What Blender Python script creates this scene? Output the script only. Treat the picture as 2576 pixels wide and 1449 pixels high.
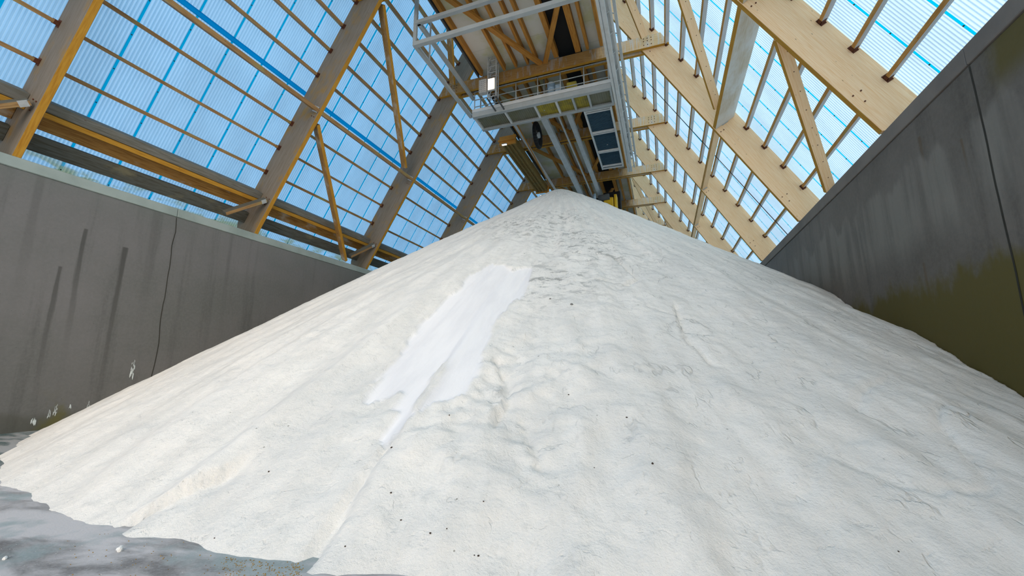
import bpy, bmesh, math, random
import numpy as np
from mathutils import Vector, Matrix

random.seed(4)
scn = bpy.context.scene
for o in list(bpy.data.objects):
    bpy.data.objects.remove(o)
col = bpy.context.scene.collection

# ---------------------------------------------------------------- camera
G = 1.47                     # eye height; all z below are measured from the eye, world z = z + G
YAW, PITCH, FPX = 0.3453, 0.1821, 1049.6
cd = bpy.data.cameras.new('camera')
cam = bpy.data.objects.new('camera', cd)
col.objects.link(cam)
cam.location = (0, 0, G)
cam.rotation_euler = (math.pi / 2 + PITCH, 0, YAW)
cd.sensor_width = 36.0
cd.lens = 36.0 * FPX / 2576.0
cd.clip_start, cd.clip_end = 0.05, 500
scn.camera = cam

# ---------------------------------------------------------------- light
world = bpy.data.worlds.new('sky')
scn.world = world
world.use_nodes = True
bg = world.node_tree.nodes['Background']
# blue sky overhead, plus a warm glow added behind the camera to fill the salt
_wt = world.node_tree
_tc = _wt.nodes.new('ShaderNodeTexCoord')
_dp = _wt.nodes.new('ShaderNodeVectorMath'); _dp.operation = 'DOT_PRODUCT'
_dp.inputs[1].default_value = Vector((0.30, -0.92, 0.24)).normalized()
_wt.links.new(_tc.outputs['Generated'], _dp.inputs[0])
_mr = _wt.nodes.new('ShaderNodeMapRange'); _mr.interpolation_type = 'SMOOTHSTEP'
_mr.inputs[1].default_value, _mr.inputs[2].default_value = 0.66, 0.97
_wt.links.new(_dp.outputs['Value'], _mr.inputs[0])
_mx = _wt.nodes.new('ShaderNodeMix'); _mx.data_type = 'RGBA'
_wt.links.new(_mr.outputs[0], _mx.inputs[0])
_mx.inputs[6].default_value = (0.43, 0.71, 1.06, 1)
_mx.inputs[7].default_value = (3.8, 3.36, 2.9, 1)
_wt.links.new(_mx.outputs[2], bg.inputs[0])
bg.inputs[1].default_value = 1.0
sd = bpy.data.lights.new('sun', 'SUN')
sun = bpy.data.objects.new('sun', sd)
col.objects.link(sun)
sd.energy = 2.15
sd.color = (1.0, 0.84, 0.72)
sd.angle = math.radians(2.0)
sun.rotation_euler = Vector((0.72, 0.12, 0.68)).to_track_quat('Z', 'Y').to_euler()
scn.view_settings.view_transform = 'Standard'
scn.view_settings.look = 'None'
scn.view_settings.gamma = 1.0
scn.view_settings.use_curve_mapping = False
scn.view_settings.exposure = 0.12


# ---------------------------------------------------------------- node helpers
class NT:
    def __init__(s, name):
        s.m = bpy.data.materials.new(name)
        s.m.use_nodes = True
        s.t = s.m.node_tree
        s.t.nodes.clear()
        s.out = s.n('ShaderNodeOutputMaterial')

    def n(s, typ, **kw):
        nd = s.t.nodes.new(typ)
        for k, v in kw.items():
            setattr(nd, k, v)
        return nd

    def link(s, a, b):
        s.t.links.new(a, b)

    def put(s, sock, v):
        if isinstance(v, bpy.types.NodeSocket):
            s.link(v, sock)
        elif isinstance(v, (tuple, list)) and len(v) == 3 and sock.type == 'RGBA':
            sock.default_value = (*v, 1)
        else:
            sock.default_value = v

    def obj(s):
        return s.n('ShaderNodeTexCoord').outputs['Object']

    def geo(s):
        return s.n('ShaderNodeNewGeometry').outputs['Position']

    def mapping(s, vec, scale=(1, 1, 1), loc=(0, 0, 0), rot=(0, 0, 0)):
        m = s.n('ShaderNodeMapping')
        s.link(vec, m.inputs[0])
        m.inputs['Scale'].default_value = scale
        m.inputs['Location'].default_value = loc
        m.inputs['Rotation'].default_value = rot
        return m.outputs[0]

    def noise(s, vec, scale=5, detail=4, rough=0.55, dist=0.0):
        m = s.n('ShaderNodeTexNoise')
        s.link(vec, m.inputs['Vector'])
        m.inputs['Scale'].default_value = scale
        m.inputs['Detail'].default_value = detail
        m.inputs['Roughness'].default_value = rough
        m.inputs['Distortion'].default_value = dist
        return m.outputs[0]

    def voro(s, vec, scale=5, feature='F1'):
        m = s.n('ShaderNodeTexVoronoi', feature=feature)
        s.link(vec, m.inputs['Vector'])
        m.inputs['Scale'].default_value = scale
        return m.outputs['Distance']

    def ramp(s, f, a, b, va=0.0, vb=1.0):
        m = s.n('ShaderNodeMapRange')
        m.clamp = True
        m.interpolation_type = 'SMOOTHSTEP'
        s.put(m.inputs[0], f)
        for i, v in zip((1, 2, 3, 4), (a, b, va, vb)):
            m.inputs[i].default_value = v
        return m.outputs[0]

    def math(s, op, a, b=0.0, c=None):
        m = s.n('ShaderNodeMath', operation=op)
        s.put(m.inputs[0], a)
        s.put(m.inputs[1], b)
        if c is not None:
            s.put(m.inputs[2], c)
        return m.outputs[0]

    def mix(s, f, a, b, mode='MIX'):
        m = s.n('ShaderNodeMix', data_type='RGBA', blend_type=mode)
        s.put(m.inputs[0], f)
        s.put(m.inputs[6], a)
        s.put(m.inputs[7], b)
        return m.outputs[2]

    def sep(s, v):
        m = s.n('ShaderNodeSeparateXYZ')
        s.link(v, m.inputs[0])
        return m.outputs

    def bump(s, h, strength=0.3, dist=0.02, normal=None):
        m = s.n('ShaderNodeBump')
        s.put(m.inputs['Height'], h)
        m.inputs['Strength'].default_value = strength
        m.inputs['Distance'].default_value = dist
        if normal is not None:
            s.link(normal, m.inputs['Normal'])
        return m.outputs[0]

    def bsdf(s, colr, rough=0.7, normal=None, metal=0.0, spec=0.3):
        m = s.n('ShaderNodeBsdfPrincipled')
        s.put(m.inputs['Base Color'], colr)
        s.put(m.inputs['Roughness'], rough)
        m.inputs['Metallic'].default_value = metal
        m.inputs['Specular IOR Level'].default_value = spec
        if normal is not None:
            s.link(normal, m.inputs['Normal'])
        return m.outputs[0]

    def done(s, shader):
        s.link(shader, s.out.inputs[0])
        return s.m


def wood(name, base, dark, stain=None, stain_amt=0.0, rough=0.7, lam=0.045, knots=True):
    """grain runs along local X; glued lamellas stack along local Z"""
    t = NT(name)
    o = t.obj()
    info = t.n('ShaderNodeObjectInfo').outputs['Random']
    off = t.n('ShaderNodeVectorMath', operation='ADD')
    cmb = t.n('ShaderNodeCombineXYZ')
    t.link(t.math('MULTIPLY', info, 37.0), cmb.inputs[0])
    t.link(t.math('MULTIPLY', info, 11.0), cmb.inputs[1])
    t.link(o, off.inputs[0])
    t.link(cmb.outputs[0], off.inputs[1])
    v = off.outputs[0]
    g = t.noise(t.mapping(v, (0.7, 9, 22)), 3.0, 6, 0.6, 0.4)
    c = t.mix(t.ramp(g, 0.35, 0.72), base, dark)
    z = t.sep(o)[2]
    cell = t.math('FLOOR', t.math('DIVIDE', z, lam))
    wn = t.n('ShaderNodeTexWhiteNoise', noise_dimensions='2D')
    c2 = t.n('ShaderNodeCombineXYZ')
    t.link(cell, c2.inputs[0])
    t.link(t.math('FLOOR', t.math('MULTIPLY', t.sep(v)[0], 0.33)), c2.inputs[1])
    t.link(c2.outputs[0], wn.inputs[0])
    c = t.mix(t.math('MULTIPLY', wn.outputs[0], 0.22), c, dark)
    if knots:
        k = t.voro(t.mapping(v, (1.6, 5, 6)), 1.4)
        c = t.mix(t.ramp(k, 0.035, 0.075, 0.75, 0.0), c, (0.10, 0.045, 0.012))
    if stain:
        s_ = t.noise(t.mapping(v, (0.8, 1.5, 1.5)), 1.3, 5, 0.6)
        c = t.mix(t.ramp(s_, 0.62 - 0.3 * stain_amt, 0.75 - 0.1 * stain_amt), c, stain)
    n = t.bump(g, 0.15, 0.004)
    return t.done(t.bsdf(c, rough, n, spec=0.25))


M = {}
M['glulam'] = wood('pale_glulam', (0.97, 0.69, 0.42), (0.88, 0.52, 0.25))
M['glulam_shaded'] = wood('shaded_glulam', (0.225, 0.19, 0.15), (0.155, 0.12, 0.08), (0.26, 0.16, 0.05), 0.3)  # dimmer light on the left rafters put into a darker wood colour
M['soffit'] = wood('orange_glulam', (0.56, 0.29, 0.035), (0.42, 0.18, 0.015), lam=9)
M['joist'] = wood('orange_joist', (0.52, 0.24, 0.045), (0.34, 0.13, 0.02), lam=9)
M['purlin'] = wood('brown_purlin', (0.42, 0.25, 0.10), (0.26, 0.13, 0.05), (0.34, 0.28, 0.10), 0.25, lam=9)
M['purlin_warm'] = wood('warm_purlin', (0.62, 0.34, 0.10), (0.45, 0.20, 0.04), (0.42, 0.36, 0.12), 0.2, lam=9)
M['purlin_grey'] = wood('grey_side_wood', (0.52, 0.48, 0.46), (0.38, 0.34, 0.31), lam=9)
M['stained'] = wood('salt_stained_beam', (0.40, 0.22, 0.06), (0.22, 0.10, 0.02), (0.50, 0.44, 0.34), 0.45, lam=9)
M['white_stained'] = wood('salt_washed_beam', (0.68, 0.60, 0.50), (0.55, 0.42, 0.25), (0.72, 0.68, 0.62), 0.9)
M['eave_grey'] = wood('grey_eave_wood', (0.22, 0.21, 0.18), (0.13, 0.12, 0.09), lam=9)
M['eave_dark'] = wood('dark_eave_wood', (0.13, 0.13, 0.11), (0.07, 0.06, 0.04), (0.2, 0.17, 0.1), 0.2, lam=9)


def plain(name, c, rough=0.5, metal=0.0, var=0.15, scale=4.0, c2=None, bump=0.0):
    t = NT(name)
    o = t.obj()
    n = t.noise(o, scale, 5, 0.6)
    c2 = c2 or tuple(x * 0.6 for x in c)
    f = t.ramp(n, 0.35, 0.75, 0.0, min(1.0, var * 4))
    cc = t.mix(f, c, c2)
    nn = t.bump(t.noise(o, scale * 8, 4), bump, 0.01) if bump else None
    return t.done(t.bsdf(cc, rough, nn, metal))


M['collar'] = None
M['shoe'] = plain('rusty_hanger_steel', (0.14, 0.045, 0.02), 0.7, 0.2, 0.2, 30)
M['galv'] = plain('galvanised_steel', (0.50, 0.51, 0.50), 0.5, 0.25, 0.12, 6)
M['grey_paint'] = plain('grey_painted_steel', (0.42, 0.44, 0.43), 0.5, 0.0, 0.1, 3, (0.32, 0.32, 0.29))
M['white_paint'] = plain('pale_grey_painted_steel', (0.66, 0.66, 0.64), 0.5, 0.0, 0.12, 3, (0.50, 0.48, 0.42))
M['deck'] = plain('olive_deck_plate', (0.21, 0.21, 0.16), 0.7, 0.0, 0.2, 1.5, (0.17, 0.16, 0.07))
M['deck_yellow'] = plain('yellow_stained_deck', (0.42, 0.33, 0.04), 0.7, 0.0, 0.25, 3, (0.20, 0.17, 0.06))
M['blue_deck'] = plain('dark_blue_grating', (0.055, 0.11, 0.15), 0.6, 0.2, 0.1, 8, (0.035, 0.07, 0.10))
M['black'] = plain('slot_shade_black', (0.012, 0.012, 0.012), 0.8, 0.0, 0.05)
M['dark'] = plain('dark_grey_board', (0.10, 0.10, 0.095), 0.8, 0.0, 0.15, 2)
M['yellow'] = plain('yellow_machine_paint', (0.75, 0.45, 0.02), 0.4, 0.0, 0.12, 5, (0.45, 0.24, 0.02))
M['orange_board'] = plain('orange_board', (0.62, 0.26, 0.035), 0.7, 0.0, 0.15, 3)
M['brown_duct'] = wood('brown_duct_cladding', (0.30, 0.19, 0.055), (0.17, 0.10, 0.025), (0.22, 0.18, 0.07), 0.3, lam=9)
M['cloth_grey'] = plain('pale_grey_box', (0.48, 0.47, 0.44), 0.7, 0.0, 0.1, 10)
M['cable'] = plain('dark_cable', (0.05, 0.05, 0.05), 0.6)
M['blue_plastic'] = plain('pale_blue_plastic', (0.45, 0.58, 0.68), 0.4, 0.0, 0.2, 6)


def ceiling_panel_mat():
    t = NT('pale_ceiling_panel')
    o = t.geo()
    n = t.noise(o, 0.9, 5, 0.6)
    c = t.mix(t.ramp(n, 0.42, 0.66), (0.66, 0.63, 0.55), (0.56, 0.54, 0.32))
    y = t.sep(o)[1]
    fr = t.math('ABSOLUTE', t.math('SUBTRACT', t.math('FRACT', t.math('DIVIDE', y, 1.2)), 0.5))
    c = t.mix(t.ramp(fr, 0.0, 0.012, 0.5, 0.0), c, (0.28, 0.27, 0.22))
    return t.done(t.bsdf(c, 0.8))


M['ceil'] = ceiling_panel_mat()


def emis(name, c, s):
    t = NT(name)
    e = t.n('ShaderNodeEmission')
    e.inputs[0].default_value = (*c, 1)
    e.inputs[1].default_value = s
    return t.done(e.outputs[0])


M['lamp'] = emis('lit_lamp_glass', (1.0, 0.66, 0.42), 9.0)
M['lamp_white'] = emis('lit_white_lamp', (1.0, 0.93, 0.82), 5.0)


def sheet_mat(name, trans, refl, tw=0.8, mottle=0.15, c2=None):
    t = NT(name)
    p = t.geo()
    n = t.noise(t.mapping(p, (0.25, 0.6, 0.25)), 1.2, 5, 0.6)
    c2 = c2 or tuple(x * (1 - mottle * 2) for x in trans)
    c = t.mix(t.ramp(n, 0.3, 0.75), trans, c2)
    # ochre dirt washed onto the lowest edge of the sheets
    low = t.ramp(t.sep(p)[2], 6.45, 6.95, 1.0, 0.0)
    alg = t.ramp(t.noise(t.mapping(p, (0.6, 0.9, 3)), 1.1, 4, 0.6), 0.46, 0.6)
    c = t.mix(t.math('MULTIPLY', t.math('MULTIPLY', low, alg), 0.85), c, (0.40, 0.33, 0.08))
    tr = t.n('ShaderNodeBsdfTranslucent')
    t.link(c, tr.inputs[0])
    df = t.n('ShaderNodeBsdfDiffuse')
    df.inputs[0].default_value = (*refl, 1)
    mx = t.n('ShaderNodeMixShader')
    mx.inputs[0].default_value = tw
    t.link(df.outputs[0], mx.inputs[1])
    t.link(tr.outputs[0], mx.inputs[2])
    return t.done(mx.outputs[0])


M['sheet'] = sheet_mat('translucent_corrugated_sheet', (0.61, 0.79, 0.87), (0.5, 0.6, 0.64), 0.82, 0.1)
M['lap'] = sheet_mat('blue_lap_joint', (0.0, 0.42, 0.60), (0.02, 0.24, 0.33), 0.85, 0.05)
M['lap_deep'] = sheet_mat('deep_blue_end_lap', (0.0, 0.26, 0.50), (0.02, 0.15, 0.28), 0.85, 0.1)


# ---------------------------------------------------------------- object helpers
def tag(o, label=None, cat=None, group=None, kind=None):
    if label: o['label'] = label
    if cat: o['category'] = cat
    if group: o['group'] = group
    if kind: o['kind'] = kind
    return o


def link_mesh(name, me, parent=None):
    o = bpy.data.objects.new(name, me)
    col.objects.link(o)
    if parent: o.parent = parent
    return o


def empty(name, loc=(0, 0, 0), mat=None):
    o = bpy.data.objects.new(name, None)
    o.empty_display_size = 0.2
    col.objects.link(o)
    if mat is not None: o.matrix_world = mat
    else: o.location = loc
    return o


def copy_tree(o, parent=None):
    c = o.copy()
    col.objects.link(c)
    if parent is not None: c.parent = parent
    for ch in o.children:
        copy_tree(ch, c)
    return c


def box_bm(bm, lo, hi, mi=0, bev=0.0, bottom_mi=None):
    vs = [bm.verts.new((x, y, z)) for x in (lo[0], hi[0]) for y in (lo[1], hi[1]) for z in (lo[2], hi[2])]
    idx = [(0, 1, 3, 2), (4, 6, 7, 5), (0, 4, 5, 1), (2, 3, 7, 6), (0, 2, 6, 4), (1, 5, 7, 3)]
    fs = [bm.faces.new([vs[i] for i in f]) for f in idx]
    for f in fs: f.material_index = mi
    if bottom_mi is not None: fs[4].material_index = bottom_mi
    if bev:
        es = list({e for f in fs for e in f.edges})
        r = bmesh.ops.bevel(bm, geom=es, offset=bev, segments=1, affect='EDGES', profile=0.5)
    return fs


def tube_bm(bm, p0, p1, r, seg=8, mi=0, cap=True):
    p0, p1 = Vector(p0), Vector(p1)
    d = (p1 - p0).normalized()
    a = d.orthogonal().normalized()
    b = d.cross(a)
    ra, rb = [], []
    for i in range(seg):
        t = 2 * math.pi * i / seg
        o = a * math.cos(t) * r + b * math.sin(t) * r
        ra.append(bm.verts.new(p0 + o)); rb.append(bm.verts.new(p1 + o))
    for i in range(seg):
        j = (i + 1) % seg
        f = bm.faces.new([ra[i], ra[j], rb[j], rb[i]]); f.smooth = True; f.material_index = mi
    if cap:
        bm.faces.new(ra[::-1]).material_index = mi
        bm.faces.new(rb).material_index = mi


def bar_bm(bm, p0, p1, w, h, up=(0, 0, 1), mi=0, mi_bottom=None):
    """rectangular bar p0->p1, w across, h along up"""
    p0, p1, up = Vector(p0), Vector(p1), Vector(up)
    d = (p1 - p0).normalized()
    s = d.cross(up).normalized()
    u = s.cross(d).normalized()
    vs = []
    for p in (p0, p1):
        for a, b in ((-1, -1), (1, -1), (1, 1), (-1, 1)):
            vs.append(bm.verts.new(p + s * a * w / 2 + u * b * h / 2))
    fs = [(0, 3, 2, 1), (4, 5, 6, 7), (0, 1, 5, 4), (1, 2, 6, 5), (2, 3, 7, 6), (3, 0, 4, 7)]
    for i, f in enumerate(fs):
        ff = bm.faces.new([vs[k] for k in f]); ff.material_index = mi
        if i == 2 and mi_bottom is not None: ff.material_index = mi_bottom


def finish(name, bm, mats, parent=None, normals=True):
    if normals: bmesh.ops.recalc_face_normals(bm, faces=bm.faces[:])
    me = bpy.data.meshes.new(name)
    bm.to_mesh(me); bm.free()
    for m in (mats if isinstance(mats, (list, tuple)) else [mats]):
        me.materials.append(m)
    return link_mesh(name, me, parent)


def boxobj(name, lo, hi, mats, parent=None, bev=0.0, bottom=None, origin=None):
    """box in world coordinates with its origin at the middle of its base"""
    lo, hi = Vector(lo), Vector(hi)
    o0 = Vector(origin) if origin is not None else Vector(((lo.x + hi.x) / 2, (lo.y + hi.y) / 2, lo.z))
    bm = bmesh.new()
    box_bm(bm, lo - o0, hi - o0, 0, bev, bottom)
    o = finish(name, bm, mats, parent)
    o.location = o0
    return o


def bar(name, p0, p1, w, h, mats, up=(0, 0, 1), parent=None, bev=0.006, mi_bottom=None):
    """timber or steel bar as its own object; local X runs along it, local Z is 'up'"""
    p0, p1, up = Vector(p0), Vector(p1), Vector(up)
    d = (p1 - p0)
    L = d.length
    d.normalize()
    s = up.cross(d).normalized()
    u = d.cross(s).normalized()
    bm = bmesh.new()
    box_bm(bm, (0, -w / 2, -h / 2), (L, w / 2, h / 2), 0, 0.0, mi_bottom)
    if bev:
        bmesh.ops.bevel(bm, geom=bm.edges[:], offset=bev, segments=1, affect='EDGES')
    o = finish(name, bm, mats, parent)
    mat = Matrix((d, s, u)).transposed().to_4x4()
    mat.translation = p0
    if parent is not None:
        o.matrix_basis = parent.matrix_world.inverted() @ mat
    else:
        o.matrix_world = mat
    return o


ORD = ['first', 'second', 'third', 'fourth', 'fifth', 'sixth', 'seventh', 'eighth', 'ninth', 'tenth', 'eleventh',
       'twelfth', 'thirteenth', 'fourteenth', 'fifteenth', 'sixteenth', 'seventeenth', 'eighteenth']

# ---------------------------------------------------------------- hall geometry
XM = -4.35                 # centre line of the hall
BAY = 6.0
Y0 = 4.37                  # near face of the nearest frame in view on the left
FT = 0.16                  # frame thickness
Yk = lambda k: Y0 + BAY * k
ZC = 12.97                 # underside of the collar beams
XL, ZL = -13.57, 4.64      # left wall: inner face, top
XR, ZR = 4.76, 4.92        # right wall
YN, YF = -6.0, 60.0        # near and far end of the hall
SU, SV = 0.509, 0.8605


def slope(u, v, Y, side):
    """u down the slope from collar level, v outward from the rafter soffit"""
    X = XM + side * (4.28 + SU * u + SV * v)
    return Vector((X, Y, ZC - SV * u + SU * v + G))


def slope_mat(u, v, Y, side):
    """local X down the slope, local Z outward, local Y along/against the hall"""
    dx = Vector((side * SU, 0, -SV))
    dz = Vector((side * SV, 0, SU))
    dy = dz.cross(dx)
    m = Matrix((dx, dy, dz)).transposed().to_4x4()
    m.translation = slope(u, v, Y, side)
    return m


DEP = {-1: 1.06, 1: 0.93}   # depth of the rafters on each slope
WPL = {-1: ('left', XL, ZL), 1: ('right', XR, ZR)}


# ---------------------------------------------------------------- shell: floor, walls
def concrete(name, side):
    t = NT(name)
    p = t.geo()
    x, y, z = t.sep(p)
    big = t.noise(t.mapping(p, (1, 0.35, 0.5)), 0.8, 5, 0.6)
    streak = t.noise(t.mapping(p, (1, 1.6, 0.12)), 1.6, 5, 0.65)
    fine = t.noise(p, 14, 6, 0.7)
    if side < 0:
        a, b = (0.175, 0.165, 0.158), (0.128, 0.128, 0.115)
    else:
        a, b = (0.190, 0.160, 0.132), (0.118, 0.100, 0.080)
    c = t.mix(t.ramp(big, 0.3, 0.7), a, b)
    c = t.mix(t.ramp(streak, 0.5, 0.75, 0.0, 0.55), c, tuple(k * 0.62 for k in b))
    c = t.mix(t.ramp(fine, 0.35, 0.7, 0.0, 0.22), c, tuple(k * 1.35 for k in a))
    pits = t.voro(p, 7.0)
    c = t.mix(t.ramp(pits, 0.03, 0.06, 0.7, 0.0), c, (0.05, 0.05, 0.045))

    def drip(c, yc, ztop, zbot, w, colr, amt, lean=0.0):
        yy = t.math('ABSOLUTE', t.math('SUBTRACT', t.math('ADD', y, t.math('MULTIPLY', t.math('SUBTRACT', streak, 0.5), 0.25)), yc))
        m1 = t.ramp(yy, w * 0.35, w, 1.0, 0.0)
        m2 = t.ramp(z, ztop - 0.03, ztop, 1.0, 0.0)
        m3 = t.ramp(z, zbot, ztop, 0.05, 1.0)
        f = t.math('MULTIPLY', t.math('MULTIPLY', m1, m2), t.math('MULTIPLY', m3, amt))
        return t.mix(f, c, colr)
    if side < 0:
        for yc, zt, zb, w, am in ((5.88, 3.4, 1.3, 0.07, 0.75), (6.75, 3.15, -0.0, 0.07, 0.8), (5.55, 2.35, 0.4, 0.06, 0.7),
                                  (7.35, 4.6, 1.8, 0.16, 0.3), (4.9, 4.7, 2.0, 0.12, 0.3), (9.6, 4.4, 1.0, 0.10, 0.2)):
            c = drip(c, yc, zt + G, zb, w, (0.055, 0.052, 0.045), am)
        # pale greenish wash under the cap, algae and salt at the foot
        c = t.mix(t.ramp(t.math('ADD', z, t.math('MULTIPLY', big, 2.5)), 6.2, 8.0, 0.0, 0.30), c, (0.19, 0.22, 0.19))
        h = t.math('ADD', z, t.math('MULTIPLY', t.math('SUBTRACT', big, 0.5), 1.6))
        c = t.mix(t.ramp(h, 0.30, 0.55, 0.55, 0.0), c, (0.075, 0.072, 0.05))
        g = t.noise(t.mapping(p, (1, 1, 1)), 1.1, 4, 0.6)
        fg = t.math('MULTIPLY', t.ramp(z, 0.2, 1.0, 1.0, 0.0), t.ramp(g, 0.5, 0.65))
        c = t.mix(t.math('MULTIPLY', fg, 0.7), c, (0.13, 0.115, 0.02))
    else:
        for yc, zt, zb, w, am in ((9.4, 5.7, 4.4, 0.05, 0.5), (8.35, 5.1, 4.2, 0.03, 0.6), (9.9, 3.4, 1.9, 0.06, 0.5)):
            c = drip(c, yc, zt, zb, w, (0.12, 0.07, 0.02), am)
        # soft light painted as lighter patches with a wavy upper edge, broken by streaks
        light_edge = t.math('ADD', z, t.math('MULTIPLY', t.math('SUBTRACT', t.noise(t.mapping(p, (1, 0.9, 0.0)), 1.3, 3, 0.6), 0.5), 1.8))
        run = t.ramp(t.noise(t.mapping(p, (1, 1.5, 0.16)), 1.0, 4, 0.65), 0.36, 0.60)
        f = t.math('MULTIPLY', t.math('MULTIPLY', t.ramp(light_edge, 5.35, 5.15, 0.0, 1.0), t.ramp(light_edge, 3.3, 4.3)), run)
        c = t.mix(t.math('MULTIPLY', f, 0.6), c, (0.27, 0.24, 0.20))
        # algae: low band against the pile and the near top corner
        al = t.noise(t.mapping(p, (1, 0.9, 0.45)), 1.4, 5, 0.65)
        low = t.ramp(t.math('ADD', z, t.math('MULTIPLY', al, 1.9)), 4.2, 3.75, 0.0, 1.0)
        top = t.math('MULTIPLY', t.ramp(t.math('ADD', y, t.math('MULTIPLY', al, 1.2)), 8.4, 7.9, 0.0, 1.0), t.ramp(z, 5.2, 5.7))
        m = t.math('MAXIMUM', low, t.math('MULTIPLY', top, 0.9))
        c = t.mix(t.math('MULTIPLY', m, 0.9), c, (0.105, 0.078, 0.004))
    nrm = t.bump(fine, 0.12, 0.01)
    return t.done(t.bsdf(c, 0.62, nrm, spec=0.4))


M['concrete_left'] = concrete('left_wall_concrete', -1)
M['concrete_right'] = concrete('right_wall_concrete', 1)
M['cap_left'] = plain('greenish_cap_concrete', (0.36, 0.41, 0.38), 0.7, 0, 0.2, 0.9, (0.24, 0.29, 0.26), 0.1)
M['cap_right'] = plain('grey_cap_concrete', (0.23, 0.195, 0.165), 0.7, 0, 0.2, 0.9, (0.16, 0.138, 0.12), 0.1)
M['joint'] = plain('dark_wall_joint', (0.045, 0.04, 0.03), 0.9)


def floor_mat():
    t = NT('salt_dusted_concrete_floor')
    p = t.geo()
    v = t.mapping(p, (0.55, 1.6, 1), rot=(0, 0, 0.25))
    a = t.noise(v, 1.1, 6, 0.62, 0.5)
    b = t.noise(t.mapping(p, (1, 1, 1), (7, 3, 0)), 0.8, 4, 0.6)
    fine = t.noise(p, 40, 5, 0.7)
    c = t.mix(t.ramp(a, 0.36, 0.56), (0.19, 0.175, 0.165), (0.64, 0.59, 0.57))
    c = t.mix(t.math('MULTIPLY', t.ramp(b, 0.52, 0.62), 0.75), c, (0.30, 0.37, 0.36))
    x, y, z = t.sep(p)
    far = t.ramp(x, -10.2, -8.4, 1.0, 0.0)
    c = t.mix(t.math('MULTIPLY', far, t.ramp(a, 0.40, 0.56, 1.0, 0.35)), c, (0.08, 0.14, 0.13))
    c = t.mix(t.ramp(fine, 0.4, 0.75, 0.0, 0.35), c, (0.62, 0.60, 0.62))
    return t.done(t.bsdf(c, t.ramp(a, 0.4, 0.6, 0.45, 0.85), t.bump(fine, 0.4, 0.01), spec=0.35))


M['floor'] = floor_mat()
fl = boxobj('floor', (-16.5, YN, -0.2), (7.5, YF, 0), M['floor'])
tag(fl, kind='structure')
for side in (-1, 1):
    nm, X, Zt = WPL[side]
    th = 0.95
    cap_h = 0.27 if side < 0 else 0.33
    ztop = Zt + G
    bm = bmesh.new()
    lo_x, hi_x = sorted((X, X + side * th))
    box_bm(bm, (lo_x, YN, 0), (hi_x, YF, ztop - cap_h))
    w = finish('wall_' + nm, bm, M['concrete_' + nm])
    tag(w, kind='structure')
    # projecting cap running along the top of the wall, cast in lengths
    bm = bmesh.new()
    e = 0.035
    lo_x, hi_x = sorted((X - side * e, X + side * th))
    yy = YN
    while yy < YF - 0.01:
        y2 = min(yy + 7.95 if yy > YN else -0.1, YF)
        box_bm(bm, (lo_x, yy + 0.006, ztop - cap_h + 0.015), (hi_x, y2 - 0.006, ztop), 0, 0.012)
        yy = y2
    box_bm(bm, (min(X + side * 0.02, X + side * th), YN, ztop - cap_h), (max(X + side * 0.02, X + side * th), YF, ztop - cap_h + 0.015))
    cp = finish('trim_1' if side < 0 else 'trim_2', bm, M['cap_' + nm])
    tag(cp, kind='structure')
    # wandering movement joints in the wall
    bm = bmesh.new()
    rr = random.Random(3 + side)
    for yj in (7.85, 23.8, 39.7):
        z = ztop - cap_h - 0.01
        pts = []
        yv = yj
        while z > 0.0:
            pts.append((yv, z))
            z -= 0.22
            yv = yj + (yv - yj) * 0.8 + rr.uniform(-0.022, 0.022) * (1 if side < 0 else 0.3)
        wj = 0.011 if side < 0 else 0.017
        for (ya, za), (yb, zb) in zip(pts, pts[1:]):
            q = [bm.verts.new((X - side * 0.004, yy_, zz_)) for yy_, zz_ in
                 ((ya - wj, za), (ya + wj, za), (yb + wj, zb), (yb - wj, zb))]
            bm.faces.new(q)
    jo = finish('trim_3' if side < 0 else 'trim_4', bm, M['joint'])
    tag(jo, kind='structure')
fw = boxobj('wall_far', (-15.2, YF, 0), (6.5, YF + 0.3, 10.5), M['concrete_left'])
tag(fw, kind='structure')


# ---------------------------------------------------------------- roof sheets
def sheet_mesh(name, length, width, pitch, amp, mat):
    bm = bmesh.new()
    nr = max(1, round(width / pitch))
    prof = []
    for i in range(nr):
        for a, h in ((0.0, 0.0), (0.10, 0.85), (0.20, 1.0), (0.45, 1.0), (0.55, 0.85), (0.65, 0.0)):
            prof.append(((i + a) * width / nr, h * amp))
    prof.append((width, 0.0))
    r0 = [bm.verts.new((0, y, z)) for y, z in prof]
    r1 = [bm.verts.new((length, y, z)) for y, z in prof]
    for i in range(len(prof) - 1):
        bm.faces.new([r0[i], r0[i + 1], r1[i + 1], r1[i]])
    me = bpy.data.meshes.new(name)
    bm.to_mesh(me); bm.free()
    me.materials.append(mat)
    return me


M['screw'] = plain('dark_screw_head', (0.03, 0.04, 0.06), 0.6)


def lap_mesh(name, length, width, screws):
    bm = bmesh.new()
    q = [bm.verts.new(v) for v in ((0, 0, 0.004), (0, width, 0.004), (length, width, 0.004), (length, 0, 0.004))]
    bm.faces.new(q)
    q = [bm.verts.new(v) for v in ((0, 0, 0.0), (0, width, 0.0), (length, width, 0.0), (length, 0, 0.0))]
    for s in screws:
        tube_bm(bm, (s, width / 2, -0.012), (s, width / 2, 0.003), 0.016, 6, 1)
    bmesh.ops.delete(bm, geom=[v for v in bm.verts if not v.link_faces], context='VERTS')
    me = bpy.data.meshes.new(name)
    bm.to_mesh(me); bm.free()
    me.materials.append(mat_lap)
    me.materials.append(M['screw'])
    return me


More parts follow.
